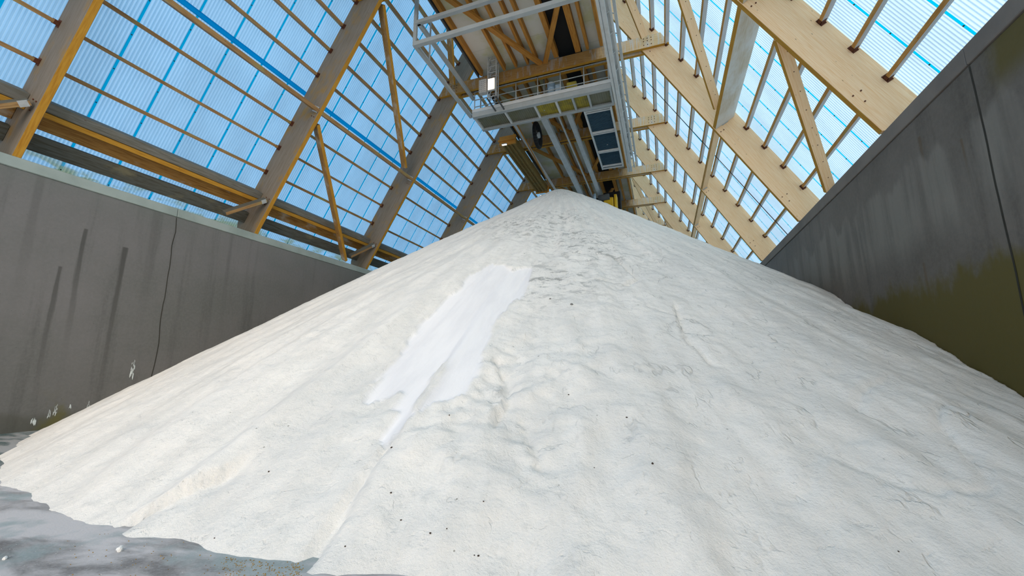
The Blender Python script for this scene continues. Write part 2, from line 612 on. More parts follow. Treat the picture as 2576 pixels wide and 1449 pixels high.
mat_lap = M['lap']
SP = 1.02          # sheet spacing
LAPW = 0.062
ROOFV = {-1: 1.12, 1: 0.99}
URIDGE = {s: -(4.28 + SV * ROOFV[s]) / SU for s in (-1, 1)}
TIERS = [('lower', 4.42, 10.55), ('upper', None, 4.30)]
n_sheets = int((YF - YN) / SP)


def bay_name(Y, side):
    k = math.floor((Y - Y0) / BAY) - (1 if side > 0 else 0)
    s = 'left' if side < 0 else 'right'
    if k < -1: return 'behind the camera', -2
    if k < 0: return 'before the first rafter', k
    if k >= 8 - (side > 0): return 'past the last rafter', 8
    return 'between %s and %s rafters' % (ORD[k], ORD[k + 1]), k


for side in (-1, 1):
    sname = 'left' if side < 0 else 'right'
    for tname, ua, ub in TIERS:
        if ua is None: ua = URIDGE[side] + 0.02
        L = ub - ua
        me = sheet_mesh('roof_sheet', L, SP - LAPW, 0.08, 0.016, M['sheet'])
        lm = lap_mesh('lap_joint', L, LAPW, [0.45 + i * 1.0 for i in range(int(L))])
        count = {}
        for i in range(n_sheets):
            ya = 5.6 + 0.031 + SP * (i - 11)
            ym = ya + SP / 2
            desc, k = bay_name(ym, side)
            count[k] = count.get(k, 0) + 1
            o = link_mesh('roof_sheet', me)
            # local Y of slope_mat points to -Y on the left slope, +Y on the right... handle both
            m = slope_mat(ua, ROOFV[side], ya if True else 0, side)
            if m.col[1].y < 0:
                m.translation = slope(ua, ROOFV[side], ya + SP - LAPW, side)
            o.matrix_world = m
            tag(o, '%s translucent sheet in %s row of %s slope, %s' % (ORD[count[k] - 1], tname, sname, desc),
                'roof sheet', 'translucent roof sheets of the %s slope' % sname)
            l = link_mesh('lap_joint', lm, o)
            l.location = (0, -LAPW, 0) if m.col[1].y > 0 else (0, SP - LAPW, 0)
            l['label'] = 'deep blue overlap strip'
    # blue end lap between the rows, one per bay, fixed to the row above
bm = bmesh.new()
for side in (-1, 1):
    a = slope(4.28, ROOFV[side] - 0.006, YN, side); b = slope(4.44, ROOFV[side] - 0.006, YN, side)
    q = [bm.verts.new(v) for v in (a, b, b + Vector((0, YF - YN, 0)), a + Vector((0, YF - YN, 0)))]
    bm.faces.new(q)
lapst = finish('trim_5', bm, M['lap_deep'])
tag(lapst, kind='structure')
rz = slope(URIDGE[1], ROOFV[1], 0, 1).z
boxobj('trim_6', (XM - 0.35, YN, rz - 0.1), (XM + 0.35, YF, rz + 0.25), M['dark'])
tag(bpy.data.objects['trim_6'], kind='structure')


# ---------------------------------------------------------------- rafters
def rafter_mesh(side):
    D = DEP[side]
    nm, X, Zt = WPL[side]
    # horizontal foot cut at wall top: z = ZC - SV*u + SU*v = Zt -> u = (ZC-Zt+SU*v)/SV
    uf = lambda v: (ZC - Zt + SU * v) / SV - 0.004
    # vertical cut at the ridge: 4.28+SU*u+SV*v = 0.085
    ur = lambda v: (0.02 - 4.28 - SV * v) / SU
    pts = [(ur(0), 0), (uf(0), 0), (uf(D * 0.72), D * 0.72), (uf(D) - 0.55, D - 0.06), (uf(D) - 0.75, D), (ur(D), D)]
    bm = bmesh.new()
    h = FT / 2
    A = [bm.verts.new((u, -h, v)) for u, v in pts]
    B = [bm.verts.new((u, h, v)) for u, v in pts]
    bm.faces.new(A); bm.faces.new(B[::-1])
    for i in range(len(pts)):
        j = (i + 1) % len(pts)
        f = bm.faces.new([A[i], B[i], B[j], A[j]])
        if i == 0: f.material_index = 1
    bmesh.ops.recalc_face_normals(bm, faces=bm.faces[:])
    bmesh.ops.bevel(bm, geom=[e for e in bm.edges if abs(e.verts[0].co.z - e.verts[1].co.z) < 1e-5 and e.verts[0].co.z < 0.01 and abs(e.verts[0].co.y - e.verts[1].co.y) < 1e-5], offset=0.008, segments=1, affect='EDGES')
    me = bpy.data.meshes.new('rafter')
    bm.to_mesh(me); bm.free()
    me.materials.append(M['glulam_shaded'] if side < 0 else M['glulam'])
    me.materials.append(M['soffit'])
    return me


KMIN, KMAX = -1, 9


def collar_mat():
    t = NT('collar_beam_wood')
    o = t.obj()
    g = t.noise(t.mapping(o, (0.7, 9, 18)), 3.0, 6, 0.6, 0.4)
    x = t.math('ADD', t.sep(o)[0], t.math('MULTIPLY', t.noise(t.mapping(o, (2.2, 1, 0.3)), 1.6, 4, 0.7), 1.6))
    old = t.mix(t.ramp(g, 0.35, 0.72), (0.34, 0.19, 0.06), (0.22, 0.11, 0.03))
    st = t.ramp(t.noise(t.mapping(o, (3, 1, 0.7)), 1.3, 5, 0.65), 0.50, 0.62)
    old = t.mix(t.math('MULTIPLY', st, 0.7), old, (0.30, 0.27, 0.23))
    new = t.mix(t.ramp(g, 0.35, 0.72), (0.88, 0.63, 0.36), (0.74, 0.44, 0.18))
    wash = t.ramp(t.noise(t.mapping(o, (6, 1, 0.5)), 1.6, 5, 0.65), 0.46, 0.6)
    new = t.mix(t.math('MULTIPLY', wash, 0.8), new, (0.72, 0.66, 0.60))
    c = t.mix(t.ramp(x, 2.9, 3.9), old, new)
    return t.done(t.bsdf(c, 0.7, t.bump(g, 0.15, 0.004), spec=0.25))


M['collar'] = collar_mat()
FR_NAME = {}
for side in (-1, 1):
    sname = 'left' if side < 0 else 'right'
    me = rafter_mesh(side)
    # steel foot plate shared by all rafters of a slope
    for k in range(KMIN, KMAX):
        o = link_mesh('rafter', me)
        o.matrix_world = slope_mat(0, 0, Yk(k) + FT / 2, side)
        kk = k - (side > 0)
        d = ('%s in view from the near end' % ORD[kk]) if kk >= 0 else ('beside the camera' if kk == -1 else 'behind the camera')
        tag(o, 'glued timber rafter on the %s slope, %s' % (sname, d), 'rafter', 'rafters of the %s slope' % sname)
        # bolts at the collar joint and near the foot
        bm = bmesh.new()
        ysg = -1 if o.matrix_world.col[1].y > 0 else 1
        for (u, v) in ((0.0, 0.15), (0.0, 0.35), (0.25, 0.2), (8.35, 0.12), (8.35, 0.3), (8.6, 0.2), (5.0, 0.1), (5.0, 0.22)):
            tube_bm(bm, (u, ysg * FT / 2, v), (u, ysg * (FT / 2 + 0.02), v), 0.018, 6)
        b = finish('bolt', bm, M['shoe'], o)
        b['kind'] = 'stuff'

# ---------------------------------------------------------------- purlins with hangers
PV = {-1: 0.98, 1: 0.855}      # centre height of a purlin above the soffit
PH = {-1: 0.19, 1: 0.17}
PW = 0.09


def purlin_proto(side):
    """local X along the hall, local Z outward of the slope"""
    L = BAY - FT
    sname = 'left' if side < 0 else 'right'
    bm = bmesh.new()
    h, w = PH[side], PW
    fs = box_bm(bm, (0.004, -w / 2, -h / 2), (L - 0.004, w / 2, h / 2), 1, 0.0, 0)
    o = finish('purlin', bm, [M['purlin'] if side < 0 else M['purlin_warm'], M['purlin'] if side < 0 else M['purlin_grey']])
    for x0, s in ((0.0, 1), (L, -1)):
        bm = bmesh.new()
        e = 0.012
        xa, xb = sorted((x0, x0 + s * 0.10))
        box_bm(bm, (xa, -w / 2 - e, -h / 2 - e), (xb, w / 2 + e, -h / 2 - 0.001))
        box_bm(bm, (xa, -w / 2 - e, -h / 2 - e), (xb, -w / 2 - 0.001, h * 0.2))
        box_bm(bm, (xa, w / 2 + 0.001, -h / 2 - e), (xb, w / 2 + e, h * 0.2))
        xa, xb = sorted((x0, x0 + s * 0.012))
        box_bm(bm, (xa, -w / 2 - 0.05, -h / 2 - e), (xb, w / 2 + 0.05, h * 0.2))
        finish('joist_hanger', bm, M['shoe'], o)
    return o


def along_mat(u, v, Y, side):
    dx = Vector((0, 1, 0))
    dz = Vector((side * SV, 0, SU))
    dy = dz.cross(dx)
    m = Matrix((dx, dy, dz)).transposed().to_4x4()
    m.translation = slope(u, v, Y, side)
    return m


for side in (-1, 1):
    sname = 'left' if side < 0 else 'right'
    proto = purlin_proto(side)
    used = False
    for k in range(KMIN, KMAX - 1):
        for i in range(-6, 9):
            if side < 0 and i in (4, 8): continue      # the lap beam and the eave beam take these places
            if side > 0 and i == 4 and k < 2: continue
            if side > 0 and k < 0: continue
            u = (0.56 if side < 0 else 0.44) + i * 1.0
            row = '%s below collar beams' % ORD[i] if i >= 0 else '%s above collar beams' % ORD[-i - 1]
            desc, _ = bay_name(Yk(k) + 3, side)
            o = copy_tree(proto) if used else proto
            used = True
            o.matrix_world = along_mat(u, PV[side], Yk(k) + FT, side)
            tag(o, 'timber purlin, %s slope, %s, %s' % (sname, desc, row), 'purlin', 'purlins of the %s slope' % sname)

# ---------------------------------------------------------------- stiffening beams along the hall, braces, eave beams
bpy.context.view_layer.update()
for side in (-1, 1):
    sname = 'left' if side < 0 else 'right'
    nrm = Vector((side * SV, 0, SU))
    for k in range(KMIN, KMAX - 1):
        desc, _ = bay_name(Yk(k) + 3, side)
        big = (k < 2) and side > 0
        h = 0.78 if big else 0.30
        wdt = 0.16 if big else 0.13
        a = slope(4.72, h / 2 + 0.01, Yk(k) + FT + 0.004, side)
        b = slope(4.72, h / 2 + 0.01, Yk(k + 1) - 0.004, side)
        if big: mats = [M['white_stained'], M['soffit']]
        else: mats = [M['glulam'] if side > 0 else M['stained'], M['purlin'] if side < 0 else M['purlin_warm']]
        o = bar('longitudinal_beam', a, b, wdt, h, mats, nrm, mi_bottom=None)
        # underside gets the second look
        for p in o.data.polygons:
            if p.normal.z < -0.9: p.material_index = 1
        tag(o, '%s timber beam along %s slope, %s' % ('deep whitish' if big else 'slender stained', sname, desc),
            'beam', 'beams linking the rafters of the %s slope' % sname)
        # joint plate with bolts at the far end
        bm = bmesh.new()
        box_bm(bm, (-0.01, -0.11, -0.12), (0.012, 0.11, 0.12))
        pl = finish('fixing_plate', bm, M['galv'], o)
        pl.location = ((b - a).length - 0.03, 0, 0)

# diagonal braces, the one braced bay of each slope and a fainter one further on
for side in (-1, 1):
    sname = 'left' if side < 0 else 'right'
    nrm = Vector((side * SV, 0, SU))
    for k in (1, 5):
        ya = Yk(k) + FT
        if side < 0: segs = [('lower', 5.15, ya + 0.1, 9.62, ya + 4.55), ('middle', 0.2, ya + 0.15, 4.45, ya + 5.1), ('top', -4.4, ya + 0.2, -0.15, ya + 5.3)]
        else: segs = [('lower', 6.0, ya + 0.1, 9.35, ya + 3.4), ('middle', 1.1, ya + 0.1, 4.5, ya + 4.9), ('top', -3.9, ya + 0.1, -0.1, ya + 5.3)]
        for nm, u0, y0, u1, y1 in segs:
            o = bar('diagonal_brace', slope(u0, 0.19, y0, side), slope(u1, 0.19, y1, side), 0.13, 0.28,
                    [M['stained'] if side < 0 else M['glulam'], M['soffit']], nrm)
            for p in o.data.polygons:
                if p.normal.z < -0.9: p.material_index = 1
            tag(o, '%s diagonal brace on the %s slope after the %s rafter' % (nm, sname, ORD[k - (side > 0)]), 'brace',
                'diagonal braces of the %s slope' % sname)
            bm = bmesh.new()
            for x in np.arange(0.4, (slope(u0, 0, y0, side) - slope(u1, 0, y1, side)).length, 0.55):
                for s in (-1, 1):
                    tube_bm(bm, (x, s * 0.072, 0.02), (x, s * 0.06, 0.02), 0.014, 6)
            finish('bolt', bm, M['shoe'], o)['kind'] = 'stuff'

# dark cable clipped under the purlins of the right slope
o = bar('cable', slope(-1.5, 0.745, 20.3, 1), slope(9.5, 0.745, 19.95, 1), 0.025, 0.025, M['cable'], bev=0)
tag(o, 'thin dark cable running down the right slope under the purlins', 'cable')

# knee struts at the feet of the left rafters
for k in range(KMIN, KMAX):
    yk = Yk(k)
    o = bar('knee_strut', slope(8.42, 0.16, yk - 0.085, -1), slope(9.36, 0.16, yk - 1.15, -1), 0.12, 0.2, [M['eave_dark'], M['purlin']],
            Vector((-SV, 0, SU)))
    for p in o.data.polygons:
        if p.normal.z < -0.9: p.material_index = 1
    tag(o, 'short knee strut from the wall top to the %s' % ('%s left rafter' % ORD[k] if k >= 0 else 'left rafter nearest the camera'), 'strut', 'knee struts at the feet of the left rafters')
    pl = boxobj('steel_plate', (-0.004, -0.066, -0.13), (0.16, 0.066, -0.102), M['galv'], o)
    pl.location = (0.12, 0, -0.105)

# eave beams, left side only
for k in range(KMIN, KMAX - 1):
    desc, _ = bay_name(Yk(k) + 3, -1)
    ya, yb = Yk(k) + FT + 0.004, Yk(k + 1) - 0.004
    nrm = Vector((-SV, 0, SU))
    a = slope(8.42, 0.80, ya, -1); b = slope(8.42, 0.80, yb, -1)
    root = bar('eave_beam', a, b, 0.24, 0.5, M['eave_grey'], nrm)
    tag(root, 'grey eave beam with orange lower board, left slope, %s' % desc, 'beam', 'grey and orange eave beams of the left slope')
    bo = bar('lower_board', slope(8.61, 0.62, ya, -1), slope(8.61, 0.62, yb, -1), 0.12, 0.3, M['soffit'], nrm, parent=root)
    bo['label'] = 'orange lower board'
    o = bar('wall_plate', slope(8.88, 0.95, ya, -1), slope(8.88, 0.95, yb, -1), 0.32, 0.22, M['stained'], nrm)
    tag(o, 'stained brown beam under the left eave beam, %s' % desc, 'beam', 'stained brown beams below the eave beams')
    o = bar('gutter_beam', slope(9.37, 0.80, ya, -1), slope(9.37, 0.80, yb, -1), 0.40, 0.2, M['eave_dark'], nrm)
    tag(o, 'dark lowest beam above left wall top, %s' % desc, 'beam', 'dark lowest beams above the left wall')

# ---------------------------------------------------------------- collar beams
bpy.context.view_layer.update()
for k in range(0, KMAX):
    yk = Yk(k)
    z0, z1 = ZC + G, ZC + 0.55 + G
    root = empty('collar_beam', (XM, yk - 0.07, z0))
    tag(root, 'horizontal timber collar beam springing from the %s left rafter' % ORD[k], 'beam', 'collar beams across the hall')
    for yo in (-0.075, FT - 0.005 + 0.08):
        bm = bmesh.new()
        lo = (-5.30, yo - 0.065, 0); hi = (5.30, yo + 0.065, 0.55)
        # ends are cut to the slope
        vs = []
        for y in (yo - 0.065, yo + 0.065):
            for x, z in ((-5.33, 0), (5.33, 0), (5.02, 0.55), (-5.02, 0.55)):
                vs.append(bm.verts.new((x, y + 0.07, z)))
        for f, mi in (((0, 1, 2, 3), 0), ((4, 7, 6, 5), 0), ((0, 4, 5, 1), 1), ((1, 5, 6, 2), 0), ((2, 6, 7, 3), 0), ((3, 7, 4, 0), 0)):
            bm.faces.new([vs[i] for i in f]).material_index = mi
        finish('plank', bm, [M['collar'], M['soffit']], root)
    bm = bmesh.new()
    for sx in (-1, 1):
        for dx in (0, 0.15, 0.3):
            for dz in (0.12, 0.3, 0.42):
                tube_bm(bm, (sx * (4.35 + dx), -0.085, dz), (sx * (4.35 + dx), -0.069, dz), 0.02, 6)
    finish('bolt', bm, M['shoe'], root)['kind'] = 'stuff'

# ---------------------------------------------------------------- ceiling under the conveyor loft
cz = ZC + 0.62 + G
pa = boxobj('ceiling', (-7.45, 4.6, cz + 0.26), (-3.68, 57, cz + 0.32), M['ceil'])
tag(pa, kind='structure')
pb = boxobj('ceiling_right', (-2.62, 4.6, cz + 0.26), (-1.55, 57, cz + 0.32), M['ceil'])
pb.name = 'ceiling_right'
tag(pb, kind='structure')
bl = boxobj('dark_slot', (-3.68, 4.6, cz + 0.27), (-2.62, 57, cz + 0.33), M['black'])  # black board stands in for the shade of the open slot
tag(bl, 'dark open slot between the ceiling panels, drawn as a black board', 'slot')
joists = [(-7.52, 0.07, 'dark', 'dark edge'), (-7.36, 0.13, 'joist', 'orange edge'), (-6.2, 0.12, 'joist', ''), (-5.62, 0.11, 'joist', ''),
          (-5.05, 0.11, 'joist', ''), (-4.62, 0.12, 'joist', ''), (-3.72, 0.20, 'joist', 'broad'), (-2.74, 0.24, 'joist', 'broad'),
          (-2.32, 0.12, 'joist', ''), (-1.72, 0.13, 'joist', '')]
for k in range(0, KMAX - 1):
    n = 0
    for X, w, mt, extra in joists:
        n += 1
        dk = mt == 'dark'
        o = boxobj('ceiling_joist', (X - w / 2, Yk(k) + FT + 0.16, cz - (0.05 if not dk else 0.1)), (X + w / 2, Yk(k + 1) - 0.15, cz + 0.255 + (0.0 if not dk else 0.1)), M[mt], bev=0.006)
        if not dk:
            o.data.transform(Matrix.Rotation(-math.pi / 2, 4, 'Z'))
            o.rotation_euler = (0, 0, math.pi / 2)
        tag(o, '%s ceiling joist, %s from left, between %s and %s collar beams' % (extra or 'orange', ORD[n - 1], ORD[k], ORD[k + 1]),
            'joist', 'joists under the loft ceiling')
    ya, yb = Yk(k) + FT + 0.2, Yk(k + 1) - 0.12
    zb = cz - 0.14
    for nm, a, b in (('left', (-7.3, ya, zb), (-4.45, yb, zb)), ('right', (-2.95, ya + 2.6, zb), (-4.25, yb, zb))):
        o = bar('ceiling_brace', a, b, 0.2, 0.14, [M['joist']])
        tag(o, 'orange ceiling brace, %s arm of the V before the %s collar beam' % (nm, ORD[k + 1]), 'brace', 'V braces under the loft ceiling')

# ---------------------------------------------------------------- travelling access gantry
RZ = 11.75 + G


def railing(parent, p0, p1, h=1.1, n=6, r=0.02, rails=(1.0, 0.5)):
    p0, p1 = Vector(p0), Vector(p1)
    for i in range(n):
        p = p0.lerp(p1, i / (n - 1))
        bm = bmesh.new()
        tube_bm(bm, p, p + Vector((0, 0, h)), r * 1.15, 8)
        finish('post', bm, M['grey_paint'], parent)
    for f in rails:
        bm = bmesh.new()
        tube_bm(bm, p0 + Vector((0, 0, h * f)), p1 + Vector((0, 0, h * f)), r, 8)
        finish('handrail', bm, M['grey_paint'], parent)


gan = empty('access_gantry')
tag(gan, 'grey steel travelling frame with railed platform hung under the roof', 'gantry')
XA, XB, YA = -8.05, -1.35, 11.65
for nm, a, b, w, h in (
        ('frame_tube', (XA, YA, RZ), (XB, YA, RZ), 0.16, 0.16),
        ('frame_tube', (XA, YA, RZ + 0.92), (XB, YA, RZ + 0.92), 0.14, 0.14),
        ('frame_tube', (XA, YA, RZ), (XA, 16.55, RZ), 0.13, 0.13),
        ('frame_tube', (XA + 0.12, YA, RZ + 0.92), (XA + 0.12, 16.55, RZ + 0.92), 0.14, 0.14),
        ('frame_tube', (XB, YA - 3.0, RZ), (XB, 25.0, RZ), 0.10, 0.12),
        ('corner_post', (XA, YA, RZ - 0.05), (XA, YA, RZ + 2.6), 0.13, 0.10),
        ('corner_post', (XB, YA, RZ - 0.05), (XB, YA, RZ + 1.8), 0.13, 0.10)):
    bm = bmesh.new()
    bar_bm(bm, a, b, w, h, (0, 0, 1) if 'post' not in nm else (0, 1, 0))
    finish(nm, bm, M['grey_paint'] if a[0] != XB else M['white_paint'], gan)
# platform between the side frames
PX0, PX1, PY0, PY1 = -7.95, -1.42, 16.5, 17.75
for nm, ya in (('edge_channel', PY0), ('edge_channel', PY1)):
    bm = bmesh.new()
    box_bm(bm, (PX0, ya - 0.05, RZ - 0.1), (PX1, ya + 0.05, RZ + 0.14), 0, 0.01)
    box_bm(bm, (PX0, ya - (0.03 if ya > PY0 else -0.05) - 0.0, RZ - 0.1), (PX1, ya + (0.14 if ya == PY0 else -0.14), RZ - 0.085))
    finish(nm, bm, M['grey_paint'], gan)
for x in (PX0 + 0.05, -6.35, -4.9, -3.9, -3.15, -2.45, PX1 - 0.05):
    bm = bmesh.new()
    box_bm(bm, (x - 0.045, PY0 + 0.06, RZ - 0.08), (x + 0.045, PY1 - 0.06, RZ + 0.05), 0, 0.006)
    finish('cross_member', bm, M['white_paint'] if x < -3.5 else M['grey_paint'], gan)
for xa, xb, mt in ((PX0, -4.9, 'deck'), (-4.9, -2.45, 'deck_yellow'), (-2.45, PX1, 'deck')):
    bm = bmesh.new()
    box_bm(bm, (xa, PY0 + 0.05, RZ + 0.052), (xb, PY1 - 0.05, RZ + 0.075))
    # grating ribs seen from below
    for i in range(int((xb - xa) / 0.1)):
        x = xa + 0.05 + i * 0.1
        box_bm(bm, (x - 0.006, PY0 + 0.05, RZ + 0.03), (x + 0.006, PY1 - 0.05, RZ + 0.05))
    d = finish('deck_panel', bm, M[mt], gan)
    if mt == 'deck_yellow': d['label'] = 'yellow-stained deck panel'
bm = bmesh.new()
box_bm(bm, (PX0, PY0 - 0.055, RZ + 0.145), (PX1, PY0 - 0.04, RZ + 0.30))
finish('toe_board', bm, M['white_paint'], gan)
railing(gan, (PX0 + 0.1, PY0, RZ + 0.1), (PX1 - 0.1, PY0, RZ + 0.1), 1.15, 7, 0.022, (1.0, 0.62, 0.3))
railing(gan, (PX0 + 0.1, PY1, RZ + 0.1), (PX1 - 0.1, PY1, RZ + 0.1), 1.15, 6, 0.02, (1.0, 0.55))
# long gangway running away from the platform
GX0, GX1, GY0, GY1 = -2.82, -1.62, 17.9, 24.2
for x in (GX0, GX1):
    bm = bmesh.new()
    box_bm(bm, (x - 0.04, GY0, RZ - 0.06), (x + 0.04, GY1, RZ + 0.12), 0, 0.008)
    finish('gangway_channel', bm, M['white_paint'], gan)
for y in (GY0 + 0.05, GY0 + 0.22, 19.95, 20.1, 22.0, 22.12, 23.85, GY1 - 0.05):
    bm = bmesh.new()
    box_bm(bm, (GX0 + 0.045, y - 0.03, RZ - 0.055), (GX1 - 0.045, y + 0.03, RZ + 0.04), 0, 0.004)
    finish('gangway_crossbar', bm, M['white_paint'], gan)
bm = bmesh.new()
box_bm(bm, (GX0 + 0.045, GY0, RZ + 0.075), (GX1 - 0.045, GY1, RZ + 0.085))
for i in range(60):
    y = GY0 + 0.05 + i * 0.105
    box_bm(bm, (GX0 + 0.045, y - 0.008, RZ + 0.045), (GX1 - 0.045, y + 0.008, RZ + 0.074))
finish('gangway_grating', bm, M['blue_deck'], gan)['label'] = 'dark blue-grey grating'
railing(gan, (GX0, GY0 + 0.3, RZ + 0.12), (GX0, GY1, RZ + 0.12), 1.1, 6, 0.02)
# right-hand lattice girder of the gantry
LX = -1.2
for x, z, r in ((LX, 0.0, 0.07), (LX + 0.02, 1.05, 0.08), (LX - 0.14, 0.52, 0.04), (LX + 0.3, 0.9, 0.055), (LX + 0.2, 0.2, 0.04)):
    bm = bmesh.new()
    bar_bm(bm, (x, 8.6, RZ + z), (x, 25.0, RZ + z), 2 * r, 2 * r)
    finish('lattice_chord', bm, M['white_paint'], gan)
for i in range(17):
    y = 8.7 + i * 1.0
    bm = bmesh.new()
    tube_bm(bm, (LX, y, RZ), (LX, y, RZ + 1.05), 0.025, 6)
    tube_bm(bm, (LX, y, RZ), (LX, min(y + 1.0, 25), RZ + 1.05), 0.02, 6)
    tube_bm(bm, (LX, y, RZ + 1.05), (LX + 0.28, y, RZ + 0.9), 0.02, 6)
    tube_bm(bm, (LX, y, RZ), (LX + 0.2, y, RZ + 0.2), 0.02, 6)
    finish('lattice_web', bm, M['galv'], gan)
# hangers that carry the gantry from the ceiling joists
for x, y in ((XA + 0.05, 12.6), (XB, 12.6), (PX0 + 0.1, 17.2), (PX1 - 0.1, 17.2), (-2.2, 21.5), (-2.2, 24.0), (-4.6, 17.3)):
    bm = bmesh.new()
    tube_bm(bm, (x, y, RZ + 0.05), (x, y, cz + 0.2), 0.035, 8)
    finish('hanger', bm, M['grey_paint'], gan)
# yellow hoist on the platform
hz = RZ + 0.1
hoist = empty('hoist', (-4.1, 17.0, hz))
tag(hoist, 'yellow hoist with blue-grey motor standing on the gantry platform', 'hoist')
bm = bmesh.new()
tube_bm(bm, (-0.55, 0, 0.25), (0.55, 0, 0.25), 0.17, 20)
box_bm(bm, (-0.7, -0.2, 0.0), (0.75, 0.2, 0.1), 0, 0.01)
finish('drum', bm, M['deck_yellow'], hoist)
bm = bmesh.new()
tube_bm(bm, (-0.05, -0.12, 0.42), (-0.05, -0.12, 0.95), 0.16, 16)
for i in range(6):
    tube_bm(bm, (-0.05, -0.12, 0.5 + i * 0.08), (-0.05, -0.12, 0.52 + i * 0.08), 0.185, 16)
box_bm(bm, (0.15, -0.2, 0.45), (0.42, 0.1, 0.8), 0, 0.02)
finish('motor', bm, M['blue_plastic'], hoist)
bm = bmesh.new()
box_bm(bm, (0.7, -0.3, 0.1), (1.15, 0.1, 0.7), 0, 0.03)
finish('gearbox', bm, M['deck_yellow'], hoist)

# floodlight on its lattice mast
mast = empty('floodlight_mast', (-6.52, 15.6, RZ))
tag(mast, 'lattice mast with a lit floodlight at the left end of the gantry platform', 'mast')
H0, H1 = -0.05, 2.05
for sx in (-0.2, 0.2):
    for sy in (-0.12, 0.12):
        bm = bmesh.new()
        bar_bm(bm, (sx, sy, H0), (sx, sy, H1), 0.045, 0.045, (0, 1, 0))
        finish('mast_leg', bm, M['galv'], mast)
bm = bmesh.new()
for i in range(7):
    z = H0 + 0.1 + i * 0.3
    for sy in (-0.12, 0.12):
        tube_bm(bm, (-0.2, sy, z), (0.2, sy, z), 0.016, 6)
        if i % 2 == 0: tube_bm(bm, (-0.2, sy, z), (0.0, sy, min(z + 0.3, H1)), 0.013, 6)
    for sx in (-0.2, 0.2):
        tube_bm(bm, (sx, -0.12, z), (sx, 0.12, min(z + 0.3, H1)), 0.013, 6)
finish('mast_lacing', bm, M['galv'], mast)
bm = bmesh.new()
box_bm(bm, (-0.18, -0.24, 0.28), (0.2, -0.13, 0.86), 0, 0.02)
finish('lamp_housing', bm, M['grey_paint'], mast)
bm = bmesh.new()
box_bm(bm, (-0.14, -0.262, 0.31), (0.15, -0.243, 0.83), 0, 0.005)
finish('lamp_glass', bm, M['lamp'], mast)['label'] = 'glowing lamp glass'
bm = bmesh.new()
box_bm(bm, (-0.62, -0.2, 0.30), (-0.24, 0.05, 0.95), 0, 0.015)
for i in range(6):
    for j in range(4):
        x = -0.57 + j * 0.085; z = 0.36 + i * 0.095
        tube_bm(bm, (x, -0.204, z), (x, -0.199, z), 0.018, 6, 1)
finish('control_box', bm, [M['cloth_grey'], M['dark']], mast)
bm = bmesh.new()
box_bm(bm, (-0.24, -0.16, -0.06), (-0.18, 0.85, -0.01), 0)
box_bm(bm, (0.18, -0.16, -0.06), (0.24, 0.85, -0.01), 0)
finish('mast_bracket', bm, M['dark'], mast)

# runway girders and pipes carrying the discharge machine
for nm, X, w, h, z, mt, lab in (('runway_girder', -5.15, 0.34, 0.20, 12.72, 'white_paint', 'left grey steel runway girder under the collar beams'),
                                ('runway_girder', -3.85, 0.24, 0.20, 12.72, 'white_paint', 'right grey steel runway girder under the collar beams'),
                                ('crane_rail', -4.42, 0.08, 0.10, 12.78, 'white_paint', 'pale crane rail between the two runway girders')):
    root = empty(nm, (X, 18.1, z + G))
    tag(root, lab, 'girder')
    bm = bmesh.new()
    y1 = 32.0
    box_bm(bm, (-w / 2, 0, -h / 2), (w / 2, y1 - 18.1, -h / 2 + 0.03))
    box_bm(bm, (-w / 2, 0, h / 2 - 0.03), (w / 2, y1 - 18.1, h / 2))
    box_bm(bm, (-0.02, 0, -h / 2 + 0.03), (0.02, y1 - 18.1, h / 2 - 0.03))
    finish('girder_profile', bm, M[mt], root)
for X, z, r, lab in ((-6.55, 12.55, 0.035, 'thin brown pipe'), (-6.9, 12.62, 0.06, 'white cable tray')):
    bm = bmesh.new()
    if r > 0.05:
        bar_bm(bm, (X + 0.15, 18.2, z + G), (X + 0.15, 31, z + G), 0.16, 0.05)
    else:
        tube_bm(bm, (X, 18.2, z + G), (X - 0.5, 31, z + G), r, 8)
    o = finish('cable_tray' if r > 0.05 else 'pipe', bm, M['white_paint' if r > 0.05 else 'joist'])
    tag(o, '%s running away under the collar beams beside the wooden duct' % lab, 'pipe' if r < 0.05 else 'cable tray')

# hanging cable reel (dark oval seen edge-on)
reel = empty('cable_reel', (-5.75, 20.1, 12.6 + G))
tag(reel, 'dark round cable reel hanging beside the left runway girder', 'reel')
bm = bmesh.new()
seg = 28
for i in range(seg):
    a0, a1 = 2 * math.pi * i / seg, 2 * math.pi * (i + 1) / seg
    tube_bm(bm, (0.0, 0.62 * math.cos(a0), 0.62 * math.sin(a0)), (0.0, 0.62 * math.cos(a1), 0.62 * math.sin(a1)), 0.11, 8, cap=False)
reel.location.z = 12.3 + G
finish('reel_ring', bm, M['black'], reel)
bm = bmesh.new()
tube_bm(bm, (-0.12, 0, 0), (0.12, 0, 0), 0.16, 14)
finish('hub', bm, M['galv'], reel)
for i in range(6):
    a = math.pi * i / 3
    bm = bmesh.new()
    tube_bm(bm, (0, 0, 0), (0, 0.6 * math.cos(a), 0.6 * math.sin(a)), 0.025, 6)
    finish('spoke', bm, M['black'], reel)

